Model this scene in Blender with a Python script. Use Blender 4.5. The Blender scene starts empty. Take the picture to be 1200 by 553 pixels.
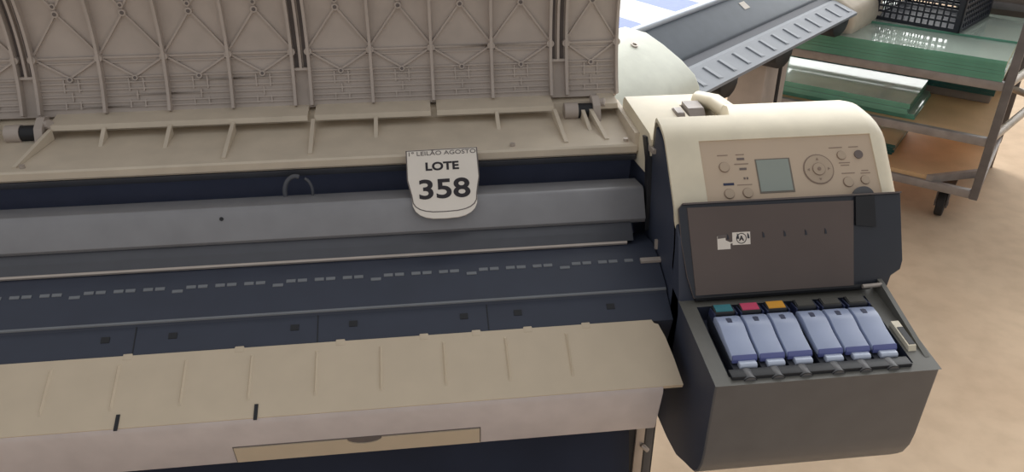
import bpy, bmesh, math, random
from mathutils import Vector, Matrix
random.seed(7)
SC = bpy.context.scene
COL = SC.collection
R = math.radians

# ------------------------------------------------------------------ camera
cam_data = bpy.data.cameras.new('camera')
cam = bpy.data.objects.new('camera', cam_data)
COL.objects.link(cam)
cam_data.sensor_fit = 'HORIZONTAL'
cam_data.sensor_width = 36.0
cam_data.lens = 940.0 / 1200.0 * 36.0
cam_data.clip_start = 0.02
cam.location = (0, 0, 1.43)
CAM_M = (Matrix.Rotation(R(-6.8), 4, 'Z') @ Matrix.Rotation(R(90 - 29.5), 4, 'X') @ Matrix.Rotation(R(0.1), 4, 'Z'))
cam.rotation_euler = CAM_M.to_euler()
SC.camera = cam

# ------------------------------------------------------------------ light
SC.view_settings.view_transform = 'Standard'
SC.view_settings.look = 'None'
SC.view_settings.gamma = 1.0
SC.view_settings.use_curve_mapping = False
SC.view_settings.exposure = 0.0

world = bpy.data.worlds.new('world')
SC.world = world
world.use_nodes = True
wn = world.node_tree
wn.nodes.clear()
w_out = wn.nodes.new('ShaderNodeOutputWorld')
w_bg = wn.nodes.new('ShaderNodeBackground')
w_bg.inputs['Strength'].default_value = 1.0
# even hall light, brighter towards the open side behind the machines
w_tc = wn.nodes.new('ShaderNodeTexCoord')
w_dot = wn.nodes.new('ShaderNodeVectorMath')
w_dot.operation = 'DOT_PRODUCT'
w_dot.inputs[1].default_value = Vector((0.50, 0.80, 0.38)).normalized()
w_map = wn.nodes.new('ShaderNodeMapRange')
w_map.interpolation_type = 'SMOOTHSTEP'
w_map.inputs['From Min'].default_value = 0.72
w_map.inputs['From Max'].default_value = 0.99
w_mix = wn.nodes.new('ShaderNodeMix')
w_mix.data_type = 'RGBA'
w_mix.inputs['A'].default_value = (0.46, 0.455, 0.45, 1)
w_mix.inputs['B'].default_value = (3.6, 3.6, 3.55, 1)
wn.links.new(w_tc.outputs['Generated'], w_dot.inputs[0])
wn.links.new(w_dot.outputs['Value'], w_map.inputs['Value'])
wn.links.new(w_map.outputs['Result'], w_mix.inputs['Factor'])
wn.links.new(w_mix.outputs['Result'], w_bg.inputs['Color'])
wn.links.new(w_bg.outputs[0], w_out.inputs[0])


def area_light(name, loc, target, size, size_y, power, color):
    ld = bpy.data.lights.new(name, 'AREA')
    ld.shape = 'RECTANGLE'
    ld.size = size
    ld.size_y = size_y
    ld.energy = power
    ld.color = color
    lo = bpy.data.objects.new(name, ld)
    COL.objects.link(lo)
    lo.location = loc
    lo.rotation_euler = (Vector(target) - Vector(loc)).to_track_quat('-Z', 'Y').to_euler()
    return lo


area_light('doorway_daylight', (-1.0, 9.0, 5.5), (1.0, 1.6, 0.7), 5.0, 3.5, 700.0, (1.0, 0.98, 0.95))


# ------------------------------------------------------------------ materials
def srgb(r, g, b):
    def f(c):
        c /= 255.0
        return c / 12.92 if c <= 0.04045 else ((c + 0.055) / 1.055) ** 2.4
    return (f(r), f(g), f(b), 1.0)


def mat(name, col, rough=0.5, metal=0.0, var=0.06, scale=25.0, coat=0.0, trans=0.0, spec=0.5, bump=0.0):
    m = bpy.data.materials.new(name)
    m.use_nodes = True
    nt = m.node_tree
    b = nt.nodes['Principled BSDF']
    b.inputs['Roughness'].default_value = rough
    b.inputs['Metallic'].default_value = metal
    b.inputs['Coat Weight'].default_value = coat
    b.inputs['Transmission Weight'].default_value = trans
    b.inputs['Specular IOR Level'].default_value = spec
    tc = nt.nodes.new('ShaderNodeTexCoord')
    nz = nt.nodes.new('ShaderNodeTexNoise')
    nz.inputs['Scale'].default_value = scale
    nz.inputs['Detail'].default_value = 4.0
    nt.links.new(tc.outputs['Object'], nz.inputs['Vector'])
    rp = nt.nodes.new('ShaderNodeValToRGB')
    c = col
    rp.color_ramp.elements[0].position = 0.3
    rp.color_ramp.elements[1].position = 0.7
    rp.color_ramp.elements[0].color = (c[0] * (1 - var), c[1] * (1 - var), c[2] * (1 - var), 1)
    rp.color_ramp.elements[1].color = (min(1, c[0] * (1 + var)), min(1, c[1] * (1 + var)), min(1, c[2] * (1 + var)), 1)
    nt.links.new(nz.outputs['Fac'], rp.inputs['Fac'])
    nt.links.new(rp.outputs['Color'], b.inputs['Base Color'])
    if bump:
        bp = nt.nodes.new('ShaderNodeBump')
        bp.inputs['Strength'].default_value = bump
        bp.inputs['Distance'].default_value = 0.002
        nt.links.new(nz.outputs['Fac'], bp.inputs['Height'])
        nt.links.new(bp.outputs['Normal'], b.inputs['Normal'])
    return m


M = {}
M['cream'] = mat('cream_plastic', srgb(210, 198, 180), 0.55)
M['tray'] = mat('tan_cream_plastic', srgb(207, 191, 168), 0.55, var=0.03)
M['white'] = mat('off_white_plastic', srgb(234, 224, 200), 0.45)
M['apron'] = mat('pinkish_grey_plastic', srgb(208, 199, 198), 0.5)
M['cover'] = mat('beige_grey_plastic', srgb(183, 172, 164), 0.6)
M['panel'] = mat('taupe_panel_plastic', srgb(205, 184, 161), 0.5, var=0.02)
M['panel_line'] = mat('panel_grey_print', srgb(150, 130, 116), 0.6)
M['panel_button'] = mat('panel_button_grey', srgb(192, 172, 150), 0.4)
M['button_dark'] = mat('dark_button', srgb(116, 104, 100), 0.4)
M['screen'] = mat('screen_glass', srgb(150, 158, 150), 0.12, var=0.02, coat=0.5)
M['screen_frame'] = mat('screen_frame', srgb(120, 112, 102), 0.4)
M['charcoal'] = mat('charcoal_plastic', srgb(92, 92, 95), 0.4)
M['pod_top'] = mat('grey_plastic_top', srgb(104, 103, 98), 0.5)
M['dark'] = mat('black_blue_plastic', srgb(54, 60, 76), 0.5)
M['inner'] = mat('deep_blue_plastic', srgb(112, 120, 148), 0.4)
M['darker'] = mat('black_plastic', srgb(28, 30, 36), 0.5)
M['lid'] = mat('smoked_brown_plastic', srgb(96, 84, 80), 0.4, var=0.1, scale=6)
M['lid_edge'] = mat('smoked_blue_plastic', srgb(44, 48, 58), 0.35)
M['rail'] = mat('grey_painted_rail', srgb(142, 142, 146), 0.4, 0.2)
M['rail_dark'] = mat('grey_dark_rail', srgb(86, 88, 95), 0.4, 0.2)
M['rail_edge'] = mat('bare_metal_edge', srgb(190, 180, 172), 0.35, 0.4)
M['slot'] = mat('grey_platen_slot', srgb(120, 124, 130), 0.5)
M['paper'] = mat('white_card', srgb(236, 228, 218), 0.6, var=0.02)
M['ink'] = mat('black_print', srgb(44, 40, 46), 0.7)
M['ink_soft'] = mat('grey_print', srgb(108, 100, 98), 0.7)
M['flap'] = mat('blue_grey_flap', srgb(166, 178, 208), 0.3, var=0.05)
M['flap_lip'] = mat('blue_flap_lip', srgb(104, 112, 168), 0.35)
M['flap_mark'] = mat('navy_mark', srgb(44, 52, 84), 0.5)
M['tab'] = mat('pale_blue_tab', srgb(196, 206, 226), 0.35)
M['teal'] = mat('teal_label', srgb(40, 122, 134), 0.5)
M['magenta'] = mat('pink_label', srgb(208, 62, 104), 0.5)
M['yellow'] = mat('yellow_label', srgb(226, 160, 34), 0.5)
M['black_label'] = mat('grey_black_label', srgb(66, 64, 58), 0.5)
M['cloth'] = mat('navy_bin_cloth', srgb(42, 48, 66), 0.9, var=0.15, scale=8, bump=0.3)
M['steel'] = mat('grey_painted_steel', srgb(150, 142, 138), 0.45, 0.2, var=0.15)
M['post'] = mat('dark_grey_steel', srgb(112, 108, 108), 0.45, 0.2, var=0.15)
M['tube'] = mat('pale_worn_tube', srgb(196, 184, 170), 0.45, 0.1, var=0.15)
M['ply'] = mat('plywood', srgb(214, 176, 132), 0.7, var=0.14, scale=5)
M['spacer'] = mat('grey_board', srgb(140, 128, 118), 0.8)
M['glass'] = mat('green_tinted_glass', srgb(222, 236, 226), 0.05, trans=0.6, var=0.03, scale=3)
M['glass_edge'] = mat('green_glass_edge', srgb(112, 178, 154), 0.2, trans=0.3, var=0.15, scale=6)
M['glass_teal'] = mat('teal_glass_edge', srgb(44, 98, 96), 0.2, trans=0.3, var=0.15, scale=6)
M['rubber'] = mat('black_rubber', srgb(46, 44, 44), 0.8)
M['crate'] = mat('black_crate_plastic', srgb(38, 42, 52), 0.5)
M['slate'] = mat('slate_grey_cover', srgb(108, 116, 126), 0.6, var=0.05)
M['slate_dark'] = mat('slate_dark', srgb(62, 68, 84), 0.5)
M['slate_tray'] = mat('slate_tray', srgb(136, 142, 152), 0.5)
M['shine'] = mat('pale_trim', srgb(206, 214, 226), 0.2, 0.3)
M['pale'] = mat('pale_greenish_plastic', srgb(222, 226, 212), 0.5)
M['sheet_white'] = mat('white_sheet', srgb(206, 208, 212), 0.5, var=0.03)
M['sheet_blue'] = mat('pale_blue_sheet', srgb(112, 130, 190), 0.5, var=0.06)

# floor: tan concrete, faint stains
fm = bpy.data.materials.new('tan_concrete')
fm.use_nodes = True
nt = fm.node_tree
b = nt.nodes['Principled BSDF']
b.inputs['Roughness'].default_value = 0.85
b.inputs['Specular IOR Level'].default_value = 0.15
tc = nt.nodes.new('ShaderNodeTexCoord')
n1 = nt.nodes.new('ShaderNodeTexNoise')
n1.inputs['Scale'].default_value = 1.6
n1.inputs['Detail'].default_value = 6
n2 = nt.nodes.new('ShaderNodeTexNoise')
n2.inputs['Scale'].default_value = 14
n2.inputs['Detail'].default_value = 5
nt.links.new(tc.outputs['Object'], n1.inputs['Vector'])
nt.links.new(tc.outputs['Object'], n2.inputs['Vector'])
r1 = nt.nodes.new('ShaderNodeValToRGB')
r1.color_ramp.elements[0].position = 0.3
r1.color_ramp.elements[0].color = srgb(205, 179, 152)
r1.color_ramp.elements[1].position = 0.7
r1.color_ramp.elements[1].color = srgb(221, 198, 171)
r2 = nt.nodes.new('ShaderNodeValToRGB')
r2.color_ramp.elements[0].position = 0.32
r2.color_ramp.elements[0].color = (0.9, 0.89, 0.88, 1)
r2.color_ramp.elements[1].position = 0.6
r2.color_ramp.elements[1].color = (1, 1, 1, 1)
mx = nt.nodes.new('ShaderNodeMix')
mx.data_type = 'RGBA'
mx.blend_type = 'MULTIPLY'
mx.inputs['Factor'].default_value = 1.0
nt.links.new(n1.outputs['Fac'], r1.inputs['Fac'])
nt.links.new(n2.outputs['Fac'], r2.inputs['Fac'])
nt.links.new(r1.outputs['Color'], mx.inputs['A'])
nt.links.new(r2.outputs['Color'], mx.inputs['B'])
nt.links.new(mx.outputs['Result'], b.inputs['Base Color'])
M['floor'] = fm


# ------------------------------------------------------------------ mesh helpers
class MB:
    """collects shapes; build() links them as ONE mesh object"""

    def __init__(self):
        self.v, self.f, self.mi = [], [], []

    def poly(self, pts, mi=0):
        n = len(self.v)
        self.v += [Vector(p) for p in pts]
        self.f.append(list(range(n, n + len(pts))))
        self.mi.append(mi)

    def box(self, x0, x1, y0, y1, z0, z1, mi=0):
        return self.prism([(y0, z0), (y1, z0), (y1, z1), (y0, z1)], x0, x1, mi)

    def prism(self, prof, x0, x1, mi=0, end_mi=None):
        """closed (y,z) profile extruded along x"""
        n = len(self.v)
        k = len(prof)
        self.v += [Vector((x0, p[0], p[1])) for p in prof] + [Vector((x1, p[0], p[1])) for p in prof]
        for i in range(k):
            j = (i + 1) % k
            self.f.append([n + i, n + j, n + k + j, n + k + i])
            self.mi.append(mi)
        em = mi if end_mi is None else end_mi
        self.f.append([n + i for i in range(k)][::-1])
        self.f.append([n + k + i for i in range(k)])
        self.mi += [em, em]

    def slab(self, poly, z0, z1, mi=0, side_mi=None):
        """closed (x,y) outline extruded along z"""
        n = len(self.v)
        k = len(poly)
        self.v += [Vector((p[0], p[1], z0)) for p in poly] + [Vector((p[0], p[1], z1)) for p in poly]
        sm = mi if side_mi is None else side_mi
        for i in range(k):
            j = (i + 1) % k
            self.f.append([n + i, n + j, n + k + j, n + k + i])
            self.mi.append(sm)
        self.f.append([n + i for i in range(k)][::-1])
        self.f.append([n + k + i for i in range(k)])
        self.mi += [mi, mi]

    def frame_slab(self, o, ex, ey, en, poly, t, mi=0, side_mi=None):
        """outline in the plane (o, ex, ey), thickness t along en"""
        o, ex, ey, en = Vector(o), Vector(ex), Vector(ey), Vector(en)
        n = len(self.v)
        k = len(poly)
        self.v += [o + ex * p[0] + ey * p[1] for p in poly] + [o + ex * p[0] + ey * p[1] + en * t for p in poly]
        sm = mi if side_mi is None else side_mi
        for i in range(k):
            j = (i + 1) % k
            self.f.append([n + i, n + j, n + k + j, n + k + i])
            self.mi.append(sm)
        self.f.append([n + i for i in range(k)][::-1])
        self.f.append([n + k + i for i in range(k)])
        self.mi += [mi, mi]

    def tube(self, pts, r, seg=10, mi=0):
        pts = [Vector(p) for p in pts]
        rings = []
        for i, p in enumerate(pts):
            d = (pts[min(i + 1, len(pts) - 1)] - pts[max(i - 1, 0)]).normalized()
            a = d.orthogonal().normalized() if not rings else (rings[-1][1] - d * rings[-1][1].dot(d)).normalized()
            c = d.cross(a)
            n = len(self.v)
            self.v += [p + (a * math.cos(2 * math.pi * q / seg) + c * math.sin(2 * math.pi * q / seg)) * r for q in range(seg)]
            rings.append((n, a))
        for (n0, _), (n1, _) in zip(rings, rings[1:]):
            for q in range(seg):
                q2 = (q + 1) % seg
                self.f.append([n0 + q, n0 + q2, n1 + q2, n1 + q])
                self.mi.append(mi)
        self.f.append([rings[0][0] + q for q in range(seg)][::-1])
        self.f.append([rings[-1][0] + q for q in range(seg)])
        self.mi += [mi, mi]

    def disc(self, o, ex, ey, en, r, t, seg=28, mi=0, r_in=0.0):
        pts = [(r * math.cos(2 * math.pi * i / seg), r * math.sin(2 * math.pi * i / seg)) for i in range(seg)]
        if not r_in:
            return self.frame_slab(o, ex, ey, en, pts, t, mi)
        o, ex, ey, en = Vector(o), Vector(ex), Vector(ey), Vector(en)
        n = len(self.v)
        k = r_in / r
        for h in (0, t):
            for s in (1, k):
                self.v += [o + (ex * p[0] + ey * p[1]) * s + en * h for p in pts]
        for i in range(seg):
            j = (i + 1) % seg
            A, B, C_, D = n, n + seg, n + 2 * seg, n + 3 * seg
            for a, b_ in ((A, C_), (D, B), (C_, D), (B, A)):
                self.f.append([a + i, a + j, b_ + j, b_ + i])
                self.mi.append(mi)

    def build(self, name, mats, parent=None, bevel=0.0, smooth=35, seg=2):
        if not isinstance(mats, (list, tuple)):
            mats = [mats]
        off = ORG.get(root_of(parent).name, Vector()) if parent else Vector()
        me = bpy.data.meshes.new(name)
        me.from_pydata([tuple(v - off) for v in self.v], [], self.f)
        for m in mats:
            me.materials.append(m)
        for p, mi in zip(me.polygons, self.mi):
            p.material_index = mi
        bm = bmesh.new()
        bm.from_mesh(me)
        bmesh.ops.remove_doubles(bm, verts=bm.verts, dist=1e-6)
        bmesh.ops.recalc_face_normals(bm, faces=bm.faces)
        if bevel:
            es = [e for e in bm.edges if len(e.link_faces) == 2 and e.calc_face_angle(0) > R(30)]
            bmesh.ops.bevel(bm, geom=es, offset=bevel, segments=seg, affect='EDGES', profile=0.5, clamp_overlap=True)
        bm.to_mesh(me)
        bm.free()
        if smooth:
            for p in me.polygons:
                p.use_smooth = True
            me.set_sharp_from_angle(angle=R(smooth))
        o = bpy.data.objects.new(name, me)
        COL.objects.link(o)
        if parent:
            o.parent = parent
        return o


ORG = {}


def root_of(o):
    while o.parent:
        o = o.parent
    return o


def tag(o, label, cat, group=None):
    o['label'] = label
    o['category'] = cat
    if group:
        o['group'] = group
    return o


def thing(name, label, cat, loc=(0, 0, 0), rotz=0.0, group=None, local=False):
    """an Empty at the thing's base; its parts are built in world (or local) coordinates"""
    o = bpy.data.objects.new(name, None)
    o.empty_display_size = 0.05
    COL.objects.link(o)
    o.location = loc
    o.rotation_euler = (0, 0, rotz)
    ORG[o.name] = Vector() if local else Vector(loc)
    return tag(o, label, cat, group)


def text_part(name, body, o, ex, ey, en, size, material, parent, bold=0.0, width=None):
    """lettering laid in the plane (o centre, ex right, ey up), a hair's thickness along en"""
    cu = bpy.data.curves.new(name, 'FONT')
    cu.body = body
    cu.size = size
    cu.align_x = 'CENTER'
    cu.align_y = 'CENTER'
    cu.offset = bold
    cu.extrude = 0.0003
    to = bpy.data.objects.new(name + '_curve', cu)
    COL.objects.link(to)
    dg = bpy.context.evaluated_depsgraph_get()
    me = bpy.data.meshes.new_from_object(to.evaluated_get(dg))
    bpy.data.objects.remove(to)
    xs = [v.co.x for v in me.vertices]
    sx = width / (max(xs) - min(xs)) if width else 1.0
    o, ex, ey, en = Vector(o), Vector(ex), Vector(ey), Vector(en)
    off = ORG.get(root_of(parent).name, Vector())
    for v in me.vertices:
        v.co = o + ex * v.co.x * sx + ey * v.co.y + en * (v.co.z + 0.0003) - off
    me.materials.clear()
    me.materials.append(material)
    ob = bpy.data.objects.new(name, me)
    COL.objects.link(ob)
    ob.parent = parent
    return ob


# ------------------------------------------------------------------ setting
m = MB()
m.poly([(-7, -3, 0), (12, -3, 0), (12, 14, 0), (-7, 14, 0)])
fl = m.build('floor', M['floor'], smooth=0)
fl['kind'] = 'structure'

# ================================================================== the printer
XL, XE = -1.02, 0.331          # left end of the body, inner face of the right end
P = thing('large_format_printer', 'large beige and black wide-format printer with its cover open, filling the foreground',
          'printer', (-0.2, 1.0, 0.0))

# --- rear cover: a curved shell standing open, ribbed on its inner face
AR, TH0, CY0, CZ0 = 0.30, R(26), 1.262, 0.972


def arc(s, h=0.0):
    th = TH0 - s / AR
    y = CY0 + AR * (math.cos(th) - math.cos(TH0))
    z = CZ0 + AR * (math.sin(TH0) - math.sin(th))
    return y - h * math.cos(th), z + h * math.sin(th)


cov = MB()
SMAX = 0.27
N = 54
prof = [arc(SMAX * i / N) for i in range(N + 1)] + [arc(SMAX * (N - i) / N, -0.012) for i in range(N + 1)]
cov.prism(prof, XL, 0.3265)


def ridge(xa, sa, xb, sb, w, h, mi=0, n=None):
    """a raised bar on the cover from (x,s) to (x,s), w wide and h high"""
    L = math.hypot(xb - xa, sb - sa)
    n = n or max(1, int(abs(sb - sa) / 0.01) + 1)
    px, ps = -(sb - sa) / L * w / 2, (xb - xa) / L * w / 2
    k = len(cov.v)
    for i in range(n + 1):
        t = i / n
        x, s = xa + (xb - xa) * t, sa + (sb - sa) * t
        for sg, hh in ((-1, -0.002), (1, -0.002), (1, h), (-1, h)):
            yy, zz = arc(s + sg * ps, hh)
            cov.v.append(Vector((x + sg * px, yy, zz)))
    for i in range(n):
        for q in range(4):
            q2 = (q + 1) % 4
            cov.f.append([k + 4 * i + q, k + 4 * i + q2, k + 4 * i + 4 + q2, k + 4 * i + 4 + q])
            cov.mi.append(mi)
    cov.f.append([k + q for q in range(4)][::-1])
    cov.f.append([k + 4 * n + q for q in range(4)])
    cov.mi += [mi, mi]


S1, S2, S3 = 0.0890, 0.0565, 0.158
sections = [(-1.0036, 0), (-0.589, 0), (-0.174, 0), (0.2413, 1)]
PIT = 0.0973
for x0, short in sections:
    nb = 4 if not short else 1
    xs = [x0 + PIT * i for i in range(nb + 1)]
    if short:
        xs = [0.2413, 0.3255]
    for i, x in enumerate(xs):
        ridge(x, 0.002, x, SMAX, 0.0045, 0.013)
    for xa, xb in zip(xs, xs[1:]):
        xc = (xa + xb) / 2
        ridge(xa, S1, xb, S1, 0.003, 0.0035)
        ridge(xa, S1 - 0.008, xb, S1 - 0.008, 0.002, 0.002)
        for s in (0.012, 0.02, 0.030, 0.040, 0.050, 0.058):
            ridge(xa, s, xb, s, 0.0022, 0.003)
        for s0, s1 in ((0.010, 0.022), (0.036, 0.056)):
            for dx in (-0.011, 0.011):
                ridge(xc + dx, s0, xc + dx, s1, 0.0022, 0.003)
        ridge(xc, 0.022, xc, 0.036, 0.0022, 0.003)
        for sgn, xe in ((-1, xa), (1, xb)):
            ridge(xc, S2 + 0.002, xe, S1, 0.003, 0.004)
            ridge(xc, S3, xe, S1 + 0.004, 0.003, 0.004)
            ridge(xc, S3 + 0.006, xe, S3 + 0.078, 0.003, 0.004)
        for s, r in ((S2, 0.0045), (S3, 0.0055), (S3 + 0.012, 0.0045)):
            yy, zz = arc(s)
            th = TH0 - s / AR
            cov.disc((xc, yy, zz), (1, 0, 0), (0, math.sin(th), math.cos(th)), (0, -math.cos(th), math.sin(th)), r, 0.006, 12)
            cov.disc((xc, yy, zz), (1, 0, 0), (0, math.sin(th), math.cos(th)), (0, -math.cos(th), math.sin(th)), r * 0.55, 0.0064, 12, 1)
    for x in xs:
        yy, zz = arc(S1)
        th = TH0 - S1 / AR
        cov.disc((x, yy, zz), (1, 0, 0), (0, math.sin(th), math.cos(th)), (0, -math.cos(th), math.sin(th)), 0.006, 0.011, 12)
    # channel to the left of this section: a deep groove with a middle rib
    if x0 > -0.9:
        xc = x0 - 0.0133
        ridge(xc, 0.062, xc, SMAX, 0.004, 0.009)
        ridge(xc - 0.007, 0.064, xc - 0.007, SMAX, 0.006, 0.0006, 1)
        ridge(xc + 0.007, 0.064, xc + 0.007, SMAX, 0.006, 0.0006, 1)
        ridge(xc - 0.012, 0.061, xc + 0.012, 0.061, 0.004, 0.009)
cov.build('rear_cover', [M['cover'], M['ink_soft']], P)

# --- hinge shelf below the cover: ledge, recessed floor with short ribs, front lip
sh = MB()
gaps = [-1.02, -0.655, -0.57, -0.297 + 0.112, -0.174, 0.0150, 0.0238, 0.214]
for xa, xb in ((-1.02, -0.655), (-0.568, -0.1795), (-0.1685, 0.0145), (0.0243, 0.214), (0.292, 0.320)):
    sh.prism([(1.268, 0.976), (1.224, 0.972), (1.222, 0.964), (1.226, 0.964), (1.268, 0.966)], xa, xb)
sh.prism([(1.275, 0.968), (1.255, 0.966), (1.250, 0.951), (1.125, 0.9455), (1.113, 0.9465), (1.110, 0.944), (1.110, 0.934), (1.114, 0.930),
          (1.275, 0.935)], XL, 0.326)
sh.box(0.321, 0.329, 1.112, 1.26, 0.935, 0.965)


def shelf_rib(x, y0, skew=0.0, w=0.006):
    k = len(sh.v)
    a = [(x + skew, 1.222, 0.9505), (x + skew + w, 1.222, 0.9505), (x + w, y0, 0.9455), (x, y0, 0.9455)]
    top = [(x + skew, 1.222, 0.967), (x + skew + w, 1.222, 0.967), (x + w, y0, 0.948), (x, y0, 0.948)]
    sh.v += [Vector(p) for p in a + top]
    for f in ((3, 2, 1, 0), (4, 5, 6, 7), (0, 1, 5, 4), (1, 2, 6, 5), (2, 3, 7, 6), (3, 0, 4, 7)):
        sh.f.append([k + q for q in f])
        sh.mi.append(0)


for x, y0, sk in ((-0.589, 1.128, 0.02), (-0.655, 1.13, 0.0), (-0.297, 1.128, 0.0), (-0.172, 1.13, -0.002), (0.216, 1.13, -0.004),
                  (0.281, 1.135, -0.01), (-0.49, 1.19, 0), (-0.392, 1.175, 0), (-0.076, 1.18, 0), (0.1175, 1.19, 0), (0.262, 1.17, -0.004),
                  (-0.79, 1.128, 0), (-0.92, 1.18, 0)):
    shelf_rib(x, y0, sk)
shelf = sh.build('hinge_shelf', M['cream'], P, bevel=0.0)
for x in (-0.575, 0.135, 0.312):
    s_ = MB()
    s_.disc((x, 1.128, 0.945), (1, 0, 0), (0, 1, 0), (0, 0, 1), 0.004, 0.005, 12)
    s_.build('screw', M['rail_edge'], shelf)


def hinge(x):
    h = MB()
    h.tube([(x - 0.030, 1.228, 0.960), (x - 0.008, 1.228, 0.960)], 0.0135, 18)
    h.tube([(x - 0.009, 1.228, 0.960), (x + 0.017, 1.228, 0.960)], 0.012, 18, 1)
    h.prism([(1.24, 0.948), (1.205, 0.948), (1.215, 0.972), (1.235, 0.982), (1.25, 0.978)], x + 0.016, x + 0.028)
    h.tube([(x + 0.024, 1.232, 0.970), (x + 0.037, 1.226, 0.974)], 0.007, 10)
    return h.build('hinge', [M['cover'], M['darker']], P)


hinge(-0.602)
hinge(0.262)

# --- interior seen through the open front
iw = MB()
iw.prism([(1.28, 0.934), (1.125, 0.931), (1.155, 0.90), (1.165, 0.84), (1.10, 0.79), (0.97, 0.60), (1.28, 0.58)], XL, XE)
iw.build('inner_wall', M['inner'], P)
rl = MB()
rl.prism([(1.122, 0.929), (1.112, 0.929), (1.118, 0.917), (1.13, 0.914)], XL, XE - 0.004)
rl.build('window_seal', M['rail_dark'], P, bevel=0.001)

cc = MB()
cc.prism([(1.10, 0.875), (1.095, 0.897), (1.050, 0.905), (1.044, 0.902), (1.032, 0.884), (1.020, 0.866), (1.024, 0.858), (1.09, 0.845)], XL, 0.322)
cc.build('carriage_cover', M['rail'], P, bevel=0.0008)
cs = MB()
cs.disc((-0.289, 1.0385, 0.8925), (1, 0, 0), Vector((0, 0.55, 0.83)), Vector((0, -0.83, 0.55)), 0.0028, 0.002, 12)
cs.build('cover_screw', M['darker'], P)
gr = MB()
gr.prism([(1.06, 0.853), (1.021, 0.8605), (1.008, 0.853), (1.004, 0.846), (0.999, 0.8415), (1.04, 0.82)], XL, 0.300)
grl = gr.build('guide_rail', M['rail_dark'], P, bevel=0.0008)
ge = MB()
ge.prism([(1.002, 0.843), (0.9965, 0.8395), (0.9975, 0.8365), (1.01, 0.839)], XL, 0.290)
ge.build('rail_edge', M['rail_edge'], grl)

pl = MB()
pl.prism([(1.05, 0.825), (0.998, 0.836), (0.967, 0.8295), (0.962, 0.8275), (0.917, 0.8095), (0.914, 0.803), (0.876, 0.7835), (0.90, 0.70), (1.03, 0.70)],
         XL, XE - 0.002)
# slot marks in groups of three pairs along the platen, small recesses shaded in as dark bars, and seams
x = -1.0
while x < 0.27:
    for g in range(3):
        for d in (0.0, 0.0155):
            if x + d < 0.285:
                pl.prism([(0.9665, 0.8304), (0.9622, 0.8287), (0.9622, 0.8265), (0.9665, 0.8275)], x + d, x + d + 0.0125, 1)
        x += 0.0385
    if x < 0.27:
        pl.prism([(0.961, 0.8282), (0.957, 0.8266), (0.957, 0.824), (0.961, 0.825)], x, x + 0.014, 1)
    x += 0.018
for x in (-0.432, -0.347, -0.19, -0.113, 0.036, 0.11, 0.24):
    pl.prism([(0.903, 0.7985), (0.896, 0.7945), (0.896, 0.790), (0.903, 0.794)], x, x + 0.011, 2)
for x in (-0.39, -0.155, 0.073):
    pl.prism([(0.9135, 0.8036), (0.877, 0.7846), (0.877, 0.780), (0.9135, 0.799)], x, x + 0.0012, 2)
pl.prism([(0.9175, 0.8103), (0.9150, 0.8090), (0.9150, 0.8070), (0.9175, 0.8085)], XL, XE - 0.003, 1)
pl.build('platen', [M['dark'], M['slot'], M['darker']], P)

cb = MB()
cb.tube([(-0.190 + 0.021 * math.cos(R(a)) * 0.8, 1.092 + 0.006 * math.sin(R(a)), 0.903 + 0.023 * math.sin(R(a))) for a in range(70, 300, 16)], 0.0035, 10)
cb.tube([(-0.180 + 0.017 * math.cos(R(a)) * 0.8, 1.090 + 0.005 * math.sin(R(a)), 0.903 + 0.021 * math.sin(R(a))) for a in range(-70, 80, 16)], 0.0022, 8)
cb.build('cable_loop', M['rail_dark'], P)

# --- output tray: sloping cream panel with shallow grooves, tongue slots
tr = MB()
xs_t = [XL, 0.296, 0.305, 0.312, 0.3175, 0.3195]
yb = [0.875, 0.875, 0.870, 0.855, 0.825, 0.785]


def tz(y):
    return 0.745 + (y - 0.785) * (0.0405 / 0.09)


outline = [(XL, 0.876), (0.298, 0.876), (0.3005, 0.871), (0.306, 0.869), (0.3115, 0.85), (0.316, 0.82), (0.3195, 0.785), (XL, 0.785)]
k = len(tr.v)
n = len(outline)
tr.v += [Vector((p[0], p[1], tz(p[1]))) for p in outline] + [Vector((p[0], p[1] + 0.002, tz(p[1]) - 0.006)) for p in outline]
for i in range(n):
    j = (i + 1) % n
    tr.f.append([k + i, k + j, k + n + j, k + n + i])
    tr.mi.append(0)
tr.f.append([k + i for i in range(n)])
tr.f.append([k + n + i for i in range(n)][::-1])
tr.mi += [0, 0]
gx = [-0.983 + 0.0827 * i for i in range(15)]
gx = [x for x in gx if x < 0.22]
for x in gx:
    # moulded groove: a low ridge with a sloping flank
    for xa, w, h in ((x, 0.0040, 0.0026),):
        a = [(xa, 0.866, tz(0.866)), (xa + w, 0.866, tz(0.866)), (xa + w, 0.806, tz(0.806)), (xa, 0.806, tz(0.806))]
        kk = len(tr.v)
        tr.v += [Vector(p) for p in a] + [Vector((xa + w * 0.4, 0.860, tz(0.860) + h)), Vector((xa + w * 0.4, 0.812, tz(0.812) + h))]
        for f in ((0, 4, 5, 3), (1, 2, 5, 4), (0, 1, 4), (3, 5, 2)):
            tr.f.append([kk + q for q in f])
            tr.mi.append(0)
tray = tr.build('output_tray', M['tray'], P, smooth=0)
for x in (-0.3935, -0.228):
    nt_ = MB()
    for (xa, xb) in ((x, x + 0.0045),):
        nt_.frame_slab((xa, 0.785, tz(0.785)), (1, 0, 0), (0, 0.912, 0.410), (0, -0.41, 0.912), [(0, -0.003), (0.0045, -0.003), (0.0045, 0.018), (0, 0.018)], 0.0012)
    nt_.build('slot', M['darker'], tray)
for x in (-0.40, -0.26, -0.13, -0.02, 0.05, 0.12, 0.2):
    t_ = MB()
    t_.prism([(0.8785, 0.7875), (0.870, 0.7838), (0.870, 0.780), (0.8785, 0.782)], x, x + 0.012)
    t_.build('tray_tongue', M['tray'], tray, bevel=0.001)

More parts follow.
